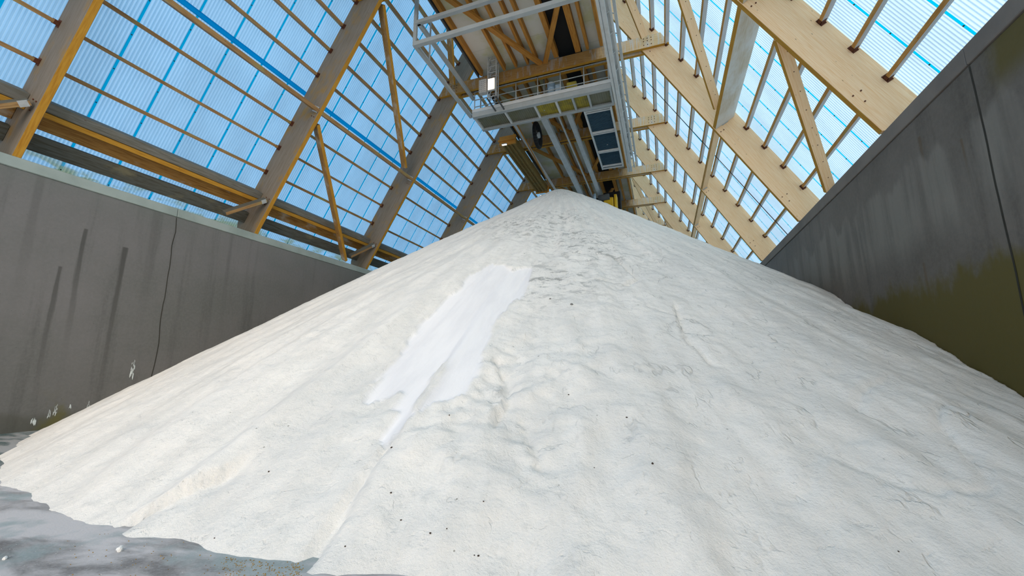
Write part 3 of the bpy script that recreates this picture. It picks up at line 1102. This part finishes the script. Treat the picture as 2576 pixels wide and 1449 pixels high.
# long wooden duct hanging under the third bay
duct = empty('wooden_duct', (-7.65, 20.5, 12.45 + G))
tag(duct, 'long brown clad duct with orange ends hanging under the collar beams', 'duct')
bm = bmesh.new()
dl = 7.4
box_bm(bm, (-0.42, 0.12, 0.02), (0.42, dl - 0.12, 0.40))
o = finish('duct_body', bm, M['brown_duct'], duct)
for x in (-0.34, -0.12, 0.12, 0.34):
    bm = bmesh.new()
    box_bm(bm, (x - 0.05, 0.12, -0.05), (x + 0.05, dl - 0.12, 0.018), 0, 0.008)
    finish('batten', bm, M['brown_duct'], duct)
for y in (0, dl - 0.12):
    bm = bmesh.new()
    box_bm(bm, (-0.5, y, -0.08), (0.5, y + 0.12, 0.44), 0, 0.01)
    box_bm(bm, (-0.55, y - 0.1, 0.1), (0.52, y - 0.001, 0.2), 0, 0.01)
    finish('end_board', bm, M['orange_board'], duct)
for n_, (x, y, z) in enumerate(((-7.78, 20.35, 12.27), (-7.8, 28.3, 12.4))):
    la = empty('strip_lamp', (x, y, z + G))
    tag(la, 'small lit white lamp at the %s end of the wooden duct' % ('near' if n_ == 0 else 'far'), 'lamp')
    bm = bmesh.new()
    box_bm(bm, (-0.16, -0.05, 0.0), (0.16, 0.05, 0.06), 0, 0.01)
    finish('lamp_housing', bm, M['grey_paint'], la)
    bm = bmesh.new()
    box_bm(bm, (-0.13, -0.045, -0.025), (0.13, 0.045, -0.001), 0, 0.004)
    finish('lamp_glass', bm, M['lamp_white'], la)

# yellow discharge trolley beyond the summit
tro = empty('discharge_trolley', (-3.35, 30.2, 11.6 + G))
tag(tro, 'yellow and black machine trolley half hidden behind the summit of the salt', 'machine')
bm = bmesh.new()
box_bm(bm, (-0.15, -0.5, -0.4), (0.55, 0.3, 0.55), 0, 0.06)
box_bm(bm, (0.6, -0.45, -0.5), (0.8, 0.3, 0.75), 0, 0.04)
finish('motor_cover', bm, M['yellow'], tro)
bm = bmesh.new()
box_bm(bm, (-1.5, -0.2, -0.9), (-0.2, 0.9, 0.3), 0, 0.05)
box_bm(bm, (-0.9, 0.4, -0.4), (1.0, 1.2, 0.95), 0, 0.03)
box_bm(bm, (-0.25, 0.4, 0.951), (1.0, 1.2, 1.3), 0, 0.03)
finish('chassis', bm, M['black'], tro)
bm = bmesh.new()
tube_bm(bm, (-0.5, -0.6, 0.5), (0.3, -0.6, 0.55), 0.22, 16)
finish('gear_motor', bm, M['dark'], tro)
bm = bmesh.new()
tube_bm(bm, (-0.75, -0.7, 0.3), (-0.75, -0.7, 0.85), 0.10, 12)
finish('pipe_stub', bm, M['blue_plastic'], tro)

# ---------------------------------------------------------------- the salt pile
APX, APY, APH = -4.575, 20.07, 8.93
SF, SL, SR = 0.612, 0.694, 0.684


def vnoise(x, y, seed):
    xi = np.floor(x).astype(np.int64); yi = np.floor(y).astype(np.int64)
    fx = x - xi; fy = y - yi
    fx = fx * fx * fx * (fx * (fx * 6 - 15) + 10); fy = fy * fy * fy * (fy * (fy * 6 - 15) + 10)

    def h(a, b):
        n = (a * 374761393 + b * 668265263 + seed * 1442695041) & 0xFFFFFFFF
        n = ((n ^ (n >> 13)) * 1274126177) & 0xFFFFFFFF
        return ((n ^ (n >> 16)) & 0xFFFF) / 65535.0
    return (h(xi, yi) * (1 - fx) * (1 - fy) + h(xi + 1, yi) * fx * (1 - fy) + h(xi, yi + 1) * (1 - fx) * fy + h(xi + 1, yi + 1) * fx * fy) * 2 - 1


def fbm(x, y, seed, octv=4, gain=0.5):
    s = 0; a = 1.0
    for i in range(octv):
        s = s + a * vnoise(x, y, seed + i * 7)
        x, y = (x * 0.8 - y * 0.6) * 2.03 + 3.1, (x * 0.6 + y * 0.8) * 2.03 + 1.7; a *= gain
    return s


def seg_mask(px, py, poly):
    """signed distance-ish inside mask of a polygon"""
    inside = np.zeros(px.shape, bool)
    dmin = np.full(px.shape, 1e9)
    n = len(poly)
    for i in range(n):
        x0, y0 = poly[i]; x1, y1 = poly[(i + 1) % n]
        c = ((y0 > py) != (y1 > py)) & (px < (x1 - x0) * (py - y0) / (y1 - y0 + 1e-12) + x0)
        inside ^= c
        dx, dy = x1 - x0, y1 - y0
        t = np.clip(((px - x0) * dx + (py - y0) * dy) / (dx * dx + dy * dy), 0, 1)
        dmin = np.minimum(dmin, np.hypot(px - x0 - t * dx, py - y0 - t * dy))
    return np.where(inside, dmin, -dmin)


def base_h(X, Y):
    dx = X - APX; dy = Y - APY
    r = np.sqrt(dx * dx + dy * dy + 0.413 ** 2) - 0.413
    phi = np.arctan2(dx, -dy)
    s = np.where(phi > 0, SF + (SR - SF) * np.sin(np.clip(phi, 0, math.pi / 2)) ** 2,
                 SF + (SL - SF) * np.sin(np.clip(phi, -math.pi / 2, 0)) ** 2)
    return APH - s * r, r, phi


_r0 = np.array([math.cos(YAW), math.sin(YAW), 0])
_F = np.array([-math.sin(YAW) * math.cos(PITCH), math.cos(YAW) * math.cos(PITCH), math.sin(PITCH)])
_U = np.cross(_r0, _F)


def on_cone(px, py):
    """where the sight line through a picture point meets the smooth cone (used once to lay out the features of the pile)"""
    d = (px - 1288) / FPX * _r0 - (py - 724.5) / FPX * _U + _F
    d = d / d[1]
    t = np.linspace(1.5, 25, 4000)
    g = d[2] * t - base_h(d[0] * t, t)[0]
    i = np.argmax(g < 0)
    return d[0] * t[i], t[i]


def on_floor(px, py):
    d = (px - 1288) / FPX * _r0 - (py - 724.5) / FPX * _U + _F
    return Vector(d * (-G / d[2]))


def flow_xy(X, Y):
    """coordinates across and down the fall line"""
    dx = X - APX; dy = Y - APY
    r = np.sqrt(dx * dx + dy * dy)
    return np.arctan2(dx, -dy), r


FRESH_PX = [(1235, 655), (1290, 668), (1345, 652), (1340, 690), (1318, 716), (1275, 760), (1240, 812), (1225, 850), (1212, 905), (1190, 945),
            (1160, 990), (1110, 1022), (1062, 1030), (1030, 1060), (975, 1110), (965, 1098), (1005, 1020), (960, 1030), (985, 975), (930, 1000), (905, 1000),
            (920, 965), (985, 890), (1060, 800), (1120, 740), (1180, 690)]
FRESH = [on_cone(*p) for p in FRESH_PX]
GAP_PX = [(1135, 885), (1100, 920), (1050, 1005), (1042, 1045), (1082, 995), (1116, 940)]
GAP2_PX = [(1012, 960), (985, 975), (945, 990), (930, 1012), (960, 1015), (945, 1045), (975, 1020), (1005, 1000), (1020, 975)]
GAP = [on_cone(*p) for p in GAP_PX]
GAP2 = [on_cone(*p) for p in GAP2_PX]
# scars of older slides: (line points, width, depth)
SCARS = [([(1545, 640), (1600, 690), (1570, 700)], 0.10, 0.05), ([(1695, 760), (1720, 840), (1775, 900)], 0.10, 0.06),
         ([(1245, 900), (1270, 960), (1262, 1010), (1240, 1060)], 0.10, 0.06), ([(1255, 890), (1210, 900)], 0.07, 0.05),
         ([(560, 1180), (420, 1260), (300, 1320)], 0.22, 0.07), ([(970, 1110), (880, 1240), (770, 1400)], 0.20, 0.07),
         ([(1310, 1060), (1330, 1120), (1350, 1180)], 0.06, 0.05), ([(840, 1320), (800, 1380), (770, 1430)], 0.12, 0.04)]
SCARS = [([on_cone(*p) for p in pts], w, d) for pts, w, d in SCARS]


def height0(X, Y):
    z, r, phi = base_h(X, Y)
    w = phi + 0.06 * vnoise(X * 0.16 + 5, Y * 0.16, 5)
    amp = np.clip(r / 6.0, 0.0, 1.0)
    # broad lobes and fine fluting that run down the fall line
    z = z + amp * (0.13 * vnoise(w * 4.6, r * 0.10, 11) + 0.07 * vnoise(w * 10.5 + 3, r * 0.16, 12) + 0.03 * vnoise(w * 23 + 3, r * 0.3, 13))
    z = z + amp * 0.03 * vnoise(w * 45, r * 0.45, 23)
    rg = 1 - np.abs(vnoise(w * 34, r * 0.28, 31))
    z = z + amp * 0.022 * (rg * rg - 0.4) * np.clip(1.2 - phi * 0.9, 0.25, 1)
    # slumped terraces, mostly on the right flank
    right = np.clip((phi + 0.05) / 0.35, 0, 1)
    q = r * 1.05 + 0.9 * fbm(phi * 7, r * 0.35, 41, 3) + phi * 1.3
    ter = q - np.floor(q)
    brk = np.clip(vnoise(w * 11, r * 0.8, 47) * 1.6, 0, 1)
    z = z - right * brk * 0.06 * np.clip((ter - 0.9) * 10, 0, 1) * amp
    z = z + (0.016 + 0.012 * right) * fbm(X * 1.9, Y * 1.9, 53, 5, 0.6) * np.clip(r / 2, 0.3, 1)
    # crumbly centre below the slide
    cx_, cy_ = on_c
    m = np.exp(-(((X - cx_) / 1.3) ** 2 + ((Y - cy_) / 1.6) ** 2))
    z = z + m * 0.07 * fbm(X * 2.0, Y * 2.0, 61, 5, 0.6)
    for pts, wd, dp in SCARS:
        dmin = np.full(X.shape, 9.0); sgn = np.zeros(X.shape)
        for (x0, y0), (x1, y1) in zip(pts, pts[1:]):
            dx, dy = x1 - x0, y1 - y0
            t = np.clip(((X - x0) * dx + (Y - y0) * dy) / (dx * dx + dy * dy), 0, 1)
            ex, ey = X - x0 - t * dx, Y - y0 - t * dy
            d = np.hypot(ex, ey)
            cr = (dx * ey - dy * ex)
            sgn = np.where(d < dmin, np.sign(cr), sgn)
            dmin = np.minimum(dmin, d)
        z = z - 1.5 * dp * np.exp(-(dmin / wd) ** 2) * (0.5 + 0.5 * sgn)
    # the fresh slide lies in a shallow, smooth bed with a raised tongue
    fd = seg_mask(X, Y, FRESH) + 0.07 * fbm(w * 60, r * 1.6, 71, 3, 0.6)
    gd = np.maximum(seg_mask(X, Y, GAP), seg_mask(X, Y, GAP2)) + 0.04 * fbm(w * 60, r * 1.6, 75, 3, 0.6)
    fm = np.clip(fd / 0.03 + 0.5, 0, 1) * (1 - np.clip(gd / 0.04 + 0.5, 0, 1))
    zs = APH + (base_h(X, Y)[0] - APH) + amp * (0.13 * vnoise(w * 4.6, r * 0.10, 11) + 0.07 * vnoise(w * 10.5 + 3, r * 0.16, 12)) + 0.02 * vnoise(w * 42, r * 0.25, 73) - 0.03 * np.clip(1 - np.abs(w * 30 - np.floor(w * 30) - 0.5) * 14, 0, 1)
    z = z * (1 - fm) + (zs - 0.03) * fm
    return z, fm


on_c = on_cone(1230, 980)
# the outline of the foot of the pile on the floor
FOOT_PX = [(112, 1083), (74, 1102), (41, 1131), (0, 1156), (0, 1218), (74, 1239), (95, 1263), (124, 1284), (198, 1309), (248, 1321), (285, 1321), (306, 1342), (372, 1352),
           (467, 1360), (517, 1381), (595, 1400), (661, 1406), (744, 1412), (773, 1437), (794, 1449)]
_f = np.array([on_floor(*p)[:2] for p in FOOT_PX])
_fphi = np.arctan2(_f[:, 0] - APX, -(_f[:, 1] - APY))
_fr = np.hypot(_f[:, 0] - APX, _f[:, 1] - APY)
_o = np.argsort(_fphi)
_fphi, _fr, _f = _fphi[_o], _fr[_o], _f[_o]
_fc = np.clip(-G - height0(_f[:, 0], _f[:, 1])[0], -0.6, 0.6)


def height(X, Y):
    z, fm = height0(X, Y)
    phi = np.arctan2(X - APX, -(Y - APY)); r = np.hypot(X - APX, Y - APY)
    c = np.interp(phi, _fphi, _fc, left=0.0, right=_fc[-1] * 0.5)
    w = np.clip((r - 11.5) / 3.5, 0, 1)
    return z + c * w * w * (3 - 2 * w), fm



def salt_mat():
    t = NT('white_rock_salt')
    uv = t.n('ShaderNodeUVMap', uv_map='flow').outputs[0]
    p = t.geo()
    at = t.n('ShaderNodeAttribute', attribute_name='fresh').outputs['Fac']
    ad = t.n('ShaderNodeAttribute', attribute_name='dirt').outputs['Fac']
    ar = t.n('ShaderNodeAttribute', attribute_name='flank').outputs['Fac']
    streak = t.noise(t.mapping(uv, (5, 0.6, 1)), 1.0, 5, 0.6, 0.3)
    grit = t.noise(p, 7, 6, 0.72)
    fine = t.noise(p, 45, 5, 0.7)
    blot = t.noise(t.mapping(uv, (1.6, 0.5, 1)), 1.0, 5, 0.62, 0.5)
    old = t.mix(t.ramp(streak, 0.38, 0.68), (0.885, 0.845, 0.785), (0.80, 0.765, 0.71))
    old = t.mix(t.ramp(blot, 0.45, 0.66, 0.0, 0.55), old, (0.74, 0.715, 0.67))
    old = t.mix(t.ramp(grit, 0.50, 0.78, 0.0, 0.55), old, (0.62, 0.61, 0.575))

    # dark wavy partings where crusts have slipped; they follow the fall line at a slant
    def partings(sc, seed, w, lo, hi, rot):
        wv = t.noise(t.mapping(uv, sc, (seed, seed * 2, 0), (0, 0, rot)), 1.0, 4, 0.55, 0.2)
        ln = t.math('ABSOLUTE', t.math('SUBTRACT', wv, 0.5))
        br = t.ramp(t.noise(t.mapping(uv, (sc[0] * 0.8, sc[1] * 1.4, 1), (seed + 3, 5, 0)), 1.0, 4, 0.65), lo, hi)
        return t.math('MULTIPLY', t.ramp(ln, 0.0, w, 1.0, 0.0), br)
    l1 = partings((2.6, 0.75, 1), 1.7, 0.016, 0.50, 0.64, 0.30)
    l2 = partings((6.5, 1.6, 1), 8.1, 0.024, 0.53, 0.67, 0.38)
    l3 = partings((9.0, 4.5, 1), 4.4, 0.030, 0.55, 0.66, 0.2)
    lr = t.math('MULTIPLY', t.math('MAXIMUM', l1, t.math('MULTIPLY', l2, 0.8)), t.math('ADD', t.math('MULTIPLY', ar, 0.75), 0.2))
    lines = t.math('MAXIMUM', lr, t.math('MULTIPLY', l3, 0.35))
    old = t.mix(t.math('MULTIPLY', lines, 0.5), old, (0.40, 0.39, 0.36))
    dm = t.math('MULTIPLY', ad, t.ramp(t.noise(t.mapping(uv, (2.4, 2.6, 1), rot=(0, 0, 0.5)), 1.6, 7, 0.78, 0.5), 0.50, 0.60))
    old = t.mix(t.math('MULTIPLY', dm, 0.85), old, (0.30, 0.295, 0.275))
    sp2 = t.ramp(t.noise(p, 0.9, 4), 0.48, 0.62)
    for sc_, rad in ((5.0, 0.05), (1.9, 0.05), (3.1, 0.04)):
        spk = t.voro(p, sc_)
        old = t.mix(t.math('MULTIPLY', t.ramp(spk, rad * 0.6, rad, 0.8, 0.0), sp2), old, (0.26, 0.24, 0.20))
    fr = t.mix(t.ramp(streak, 0.36, 0.70), (0.90, 0.87, 0.855), (0.82, 0.795, 0.79))
    c = t.mix(at, old, fr)
    nh = t.math('ADD', t.math('MULTIPLY', grit, 1.0), t.math('MULTIPLY', fine, 0.18))
    nh = t.math('SUBTRACT', nh, t.math('MULTIPLY', lines, 0.55))
    nh = t.math('MULTIPLY', nh, t.math('SUBTRACT', 1.0, t.math('MULTIPLY', at, 0.9)))
    n1 = t.bump(streak, 0.35, 0.05)
    n = t.bump(nh, 0.7, 0.04, n1)
    b = t.bsdf(c, 0.85, n, spec=0.2)
    return t.done(b)


M['salt'] = salt_mat()


def salt_pile():
    th = np.concatenate([np.linspace(-1.75, 1.75, 1000), np.linspace(1.75, 2 * math.pi - 1.75, 90)[1:-1]])
    rr = np.concatenate([np.linspace(0.0, 3.0, 70) ** 1.0, np.linspace(3.0, 17.9, 400)[1:]])
    T, Rr = np.meshgrid(th, rr)
    X = APX + Rr * np.sin(T); Y = APY - Rr * np.cos(T)
    Z, fm = height(X, Y)
    phi = np.arctan2(X - APX, -(Y - APY))
    ar = np.clip((phi - 0.05) / 0.4, 0, 1)
    sxy = [on_cone(*p) for p in ((1330, 575), (1395, 545), (1440, 590), (1480, 620), (1380, 690), (1300, 560))]
    dirt = np.zeros(X.shape)
    for a, b in sxy:
        dirt = np.maximum(dirt, np.exp(-(((X - a) / 1.2) ** 2 + ((Y - b) / 1.1) ** 2)))
    dirt = np.maximum(dirt, 0.6 * np.exp(-(Rr / 3.2) ** 2))
    nr, nt = X.shape
    WX = X.ravel(); WY = Y.ravel(); WZ = Z.ravel() + G
    idx = np.arange(nr * nt).reshape(nr, nt)
    a = idx[:-1, :]; b = idx[1:, :]
    a2 = np.roll(a, -1, 1); b2 = np.roll(b, -1, 1)
    quads = np.stack([a, b, b2, a2], -1).reshape(-1, 4)
    lim = 0.0
    inx = (WX > XL - 0.12) & (WX < XR + 0.12) & (WZ > -0.10)
    keep = inx[quads].any(1)
    quads = quads[keep]
    uniq, inv = np.unique(quads, return_inverse=True)
    quads = inv.reshape(quads.shape)
    vx = np.clip(WX[uniq], XL + 0.002, XR - 0.002)
    vz = np.maximum(WZ[uniq], -0.03)
    me = bpy.data.meshes.new('salt_pile')
    me.vertices.add(len(uniq))
    me.vertices.foreach_set('co', np.stack([vx, WY[uniq], vz], -1).ravel().astype(np.float32))
    me.loops.add(quads.size)
    me.loops.foreach_set('vertex_index', quads.ravel().astype(np.int32))
    me.polygons.add(len(quads))
    me.polygons.foreach_set('loop_start', (np.arange(len(quads)) * 4).astype(np.int32))
    me.polygons.foreach_set('loop_total', np.full(len(quads), 4, np.int32))
    me.polygons.foreach_set('use_smooth', np.ones(len(quads), bool))
    for nm, arr in (('fresh', fm), ('dirt', dirt), ('flank', ar)):
        at = me.attributes.new(nm, 'FLOAT', 'POINT')
        at.data.foreach_set('value', arr.ravel()[uniq].astype(np.float32))
    uvl = me.uv_layers.new(name='flow')
    uvs = np.stack([T.ravel() * 7.0, Rr.ravel()], -1)[uniq][quads.ravel()]
    uvl.data.foreach_set('uv', uvs.ravel().astype(np.float32))
    me.update(calc_edges=True)
    me.validate()
    me.materials.append(M['salt'])
    o = link_mesh('salt_pile', me)
    # origin to the middle of the base
    me.transform(Matrix.Translation((-APX, -APY, 0)))
    o.location = (APX, APY, 0)
    tag(o, 'huge white cone of rock salt filling the hall between the concrete walls', 'salt pile')
    return o


salt_pile()


def surf_z(x, y):
    return float(height(np.array([x]), np.array([y]))[0][0]) + G


# dark stones lying on the pile, and crumbs on the floor
def lump_mesh(name, r, seed, mat, flat=0.75):
    bm = bmesh.new()
    bmesh.ops.create_icosphere(bm, subdivisions=2, radius=1.0)
    rr = random.Random(seed)
    ph = [rr.uniform(0, 6) for _ in range(6)]
    for v in bm.verts:
        c = v.co
        k = 1 + 0.22 * math.sin(3 * c.x + ph[0]) * math.cos(2.5 * c.y + ph[1]) + 0.15 * math.sin(5 * c.z + ph[2] + 3 * c.x) + rr.uniform(-0.06, 0.06)
        v.co = Vector((c.x * k * r, c.y * k * r * 0.8, c.z * k * r * flat + r * flat * 0.6))
    me = bpy.data.meshes.new(name)
    bm.to_mesh(me); bm.free()
    me.materials.append(mat)
    return me


M['stone'] = plain('dark_brown_stone', (0.06, 0.04, 0.03), 0.9, 0, 0.2, 30)
M['stone_grey'] = plain('grey_stone', (0.22, 0.22, 0.21), 0.9, 0, 0.2, 30)
M['crust'] = plain('salt_crust', (0.70, 0.74, 0.72), 0.9, 0, 0.2, 9, (0.45, 0.50, 0.48))
M['crumb'] = plain('ochre_crumbs', (0.42, 0.25, 0.04), 0.9, 0, 0.3, 25, (0.16, 0.09, 0.03))
M['lump'] = plain('white_salt_lump', (0.80, 0.79, 0.76), 0.85, 0, 0.1, 20)
stones = [((1203, 1414), 0.012, 'near the bottom edge, larger of a close pair'), ((1193, 1416), 0.008, 'near the bottom edge, smaller of a close pair'),
          ((1081, 1378), 0.012, 'low in the middle of the slope'), ((1008, 1328), 0.011, 'below the tip of the fresh slide'),
          ((1643, 1192), 0.018, 'on the right half of the slope, largest of them'), ((1577, 1057), 0.016, 'right of centre, above the largest one'),
          ((1123, 1365), 0.009, 'low in the middle, just right of another'), ((866, 1410), 0.010, 'low on the left part, near the foot'),
          ((676, 1187), 0.014, 'on the left part of the slope'), ((1216, 1295), 0.010, 'in the middle below the crumbly band'),
          ((984, 1141), 0.017, 'just under the tip of the fresh slide'), ((1384, 737), 0.03, 'high up to the right of the slide, left of two'),
          ((1438, 757), 0.04, 'high up to the right of the slide, right of two'), ((1775, 900), 0.02, 'on the right flank below a dark parting'),
          ((1430, 986), 0.015, 'in the middle of the slope at mid height'), ((982, 1265), 0.012, 'left of the middle at mid height of the lower slope'),
          ((1495, 1180), 0.009, 'small, left of the largest one'), ((538, 1365), 0.009, 'at the very foot on the left'),
          ((1130, 1060), 0.012, 'beside the lower edge of the slide'), ((2262, 1400), 0.010, 'far right near the bottom edge')]
for i, (px, r, d) in enumerate(stones):
    x, y = on_cone(*px)
    o = link_mesh('stone', lump_mesh('stone', r * 0.7, i, M['stone'] if r < 0.025 else M['stone_grey']))
    o.location = (x, y, surf_z(x, y) - r * 0.15)
    o.rotation_euler = (0, 0, i * 1.3)
    tag(o, 'dark stone on the salt, ' + d, 'stone', 'dark stones on the salt')


for px, r, d in (((301, 1386), 0.028, 'in front of the foot of the pile'), ((12, 1407), 0.018, 'at the left picture edge')):
    v = on_floor(*px)
    o = link_mesh('salt_lump', lump_mesh('salt_lump', r, int(px[0]), M['lump'], 0.9))
    o.location = (v.x, v.y, -0.004)
    tag(o, 'small white salt lump on the floor ' + d, 'salt lump')
bm = bmesh.new()
rr = random.Random(9)


def crumb(x, y, r, mi, z=0.0):
    bmesh.ops.create_icosphere(bm, subdivisions=1, radius=r, matrix=Matrix.Translation((x, y, z + r * 0.4)) @ Matrix.Diagonal((1, rr.uniform(0.6, 1), 0.6, 1)))


for i in range(420):
    a = rr.random()
    px = rr.uniform(560, 765) if a < 0.7 else rr.uniform(150, 700)
    lo = 1375 + (px - 480) * 0.14 if px > 480 else 1330
    py = rr.uniform(lo + 12, 1470)
    if a > 0.93: px, py = rr.gauss(742, 12), rr.gauss(1418, 6)
    v = on_floor(px, py)
    if surf_z(v.x, v.y) > -0.01: continue
    crumb(v.x, v.y, rr.uniform(0.0025, 0.006), 0)
o = finish('floor_crumbs', bm, M['crumb'])
tag(o, 'ochre and brown crumbs scattered on the floor at the foot of the pile', 'crumbs', kind='stuff')
bm = bmesh.new()
for i in range(160):
    px, py = rr.uniform(0, 760), rr.uniform(1290, 1470)
    if py < 1300 + px * 0.16: continue
    v = on_floor(px, py)
    if surf_z(v.x, v.y) > -0.01: continue
    crumb(v.x, v.y, rr.uniform(0.001, 0.003), 0)
o = finish('salt_grains', bm, M['lump'])
tag(o, 'loose white salt grains scattered over the grey floor', 'salt grains', kind='stuff')

# salt crust blooming on the foot of the left wall
for i, (y, z, w, h, lab) in enumerate(((7.35, -0.30, 0.07, 0.42, 'at the foot of the wall joint'), (6.55, -1.12, 0.035, 0.22, 'left of the wall joint'),
                                       (6.2, -1.02, 0.02, 0.07, 'small, high up'), (5.95, -1.15, 0.04, 0.22, 'low and narrow'), (5.85, -1.2, 0.03, 0.16, 'low beside the narrow one'),
                                       (5.6, -1.3, 0.05, 0.1, 'lowest, near the corner of the pile'))):
    bm = bmesh.new()
    r2 = random.Random(i)
    for q in range(16):
        t_ = q / 15
        rad = w * (0.25 + 0.75 * (1 - t_)) * r2.uniform(0.5, 1)
        bmesh.ops.create_icosphere(bm, subdivisions=1, radius=max(rad * 0.45, 0.006), matrix=Matrix.Translation((XL + 0.004, y + r2.uniform(-w, w) * (1 - t_ * 0.6), G + z + h * t_ + 0.0)) @ Matrix.Diagonal((0.35, 0.6, 3.6, 1)))
    o = finish('salt_crust', bm, M['crust'])
    tag(o, 'pale salt crust on the left wall, ' + lab, 'salt crust', 'salt crusts on the left wall')
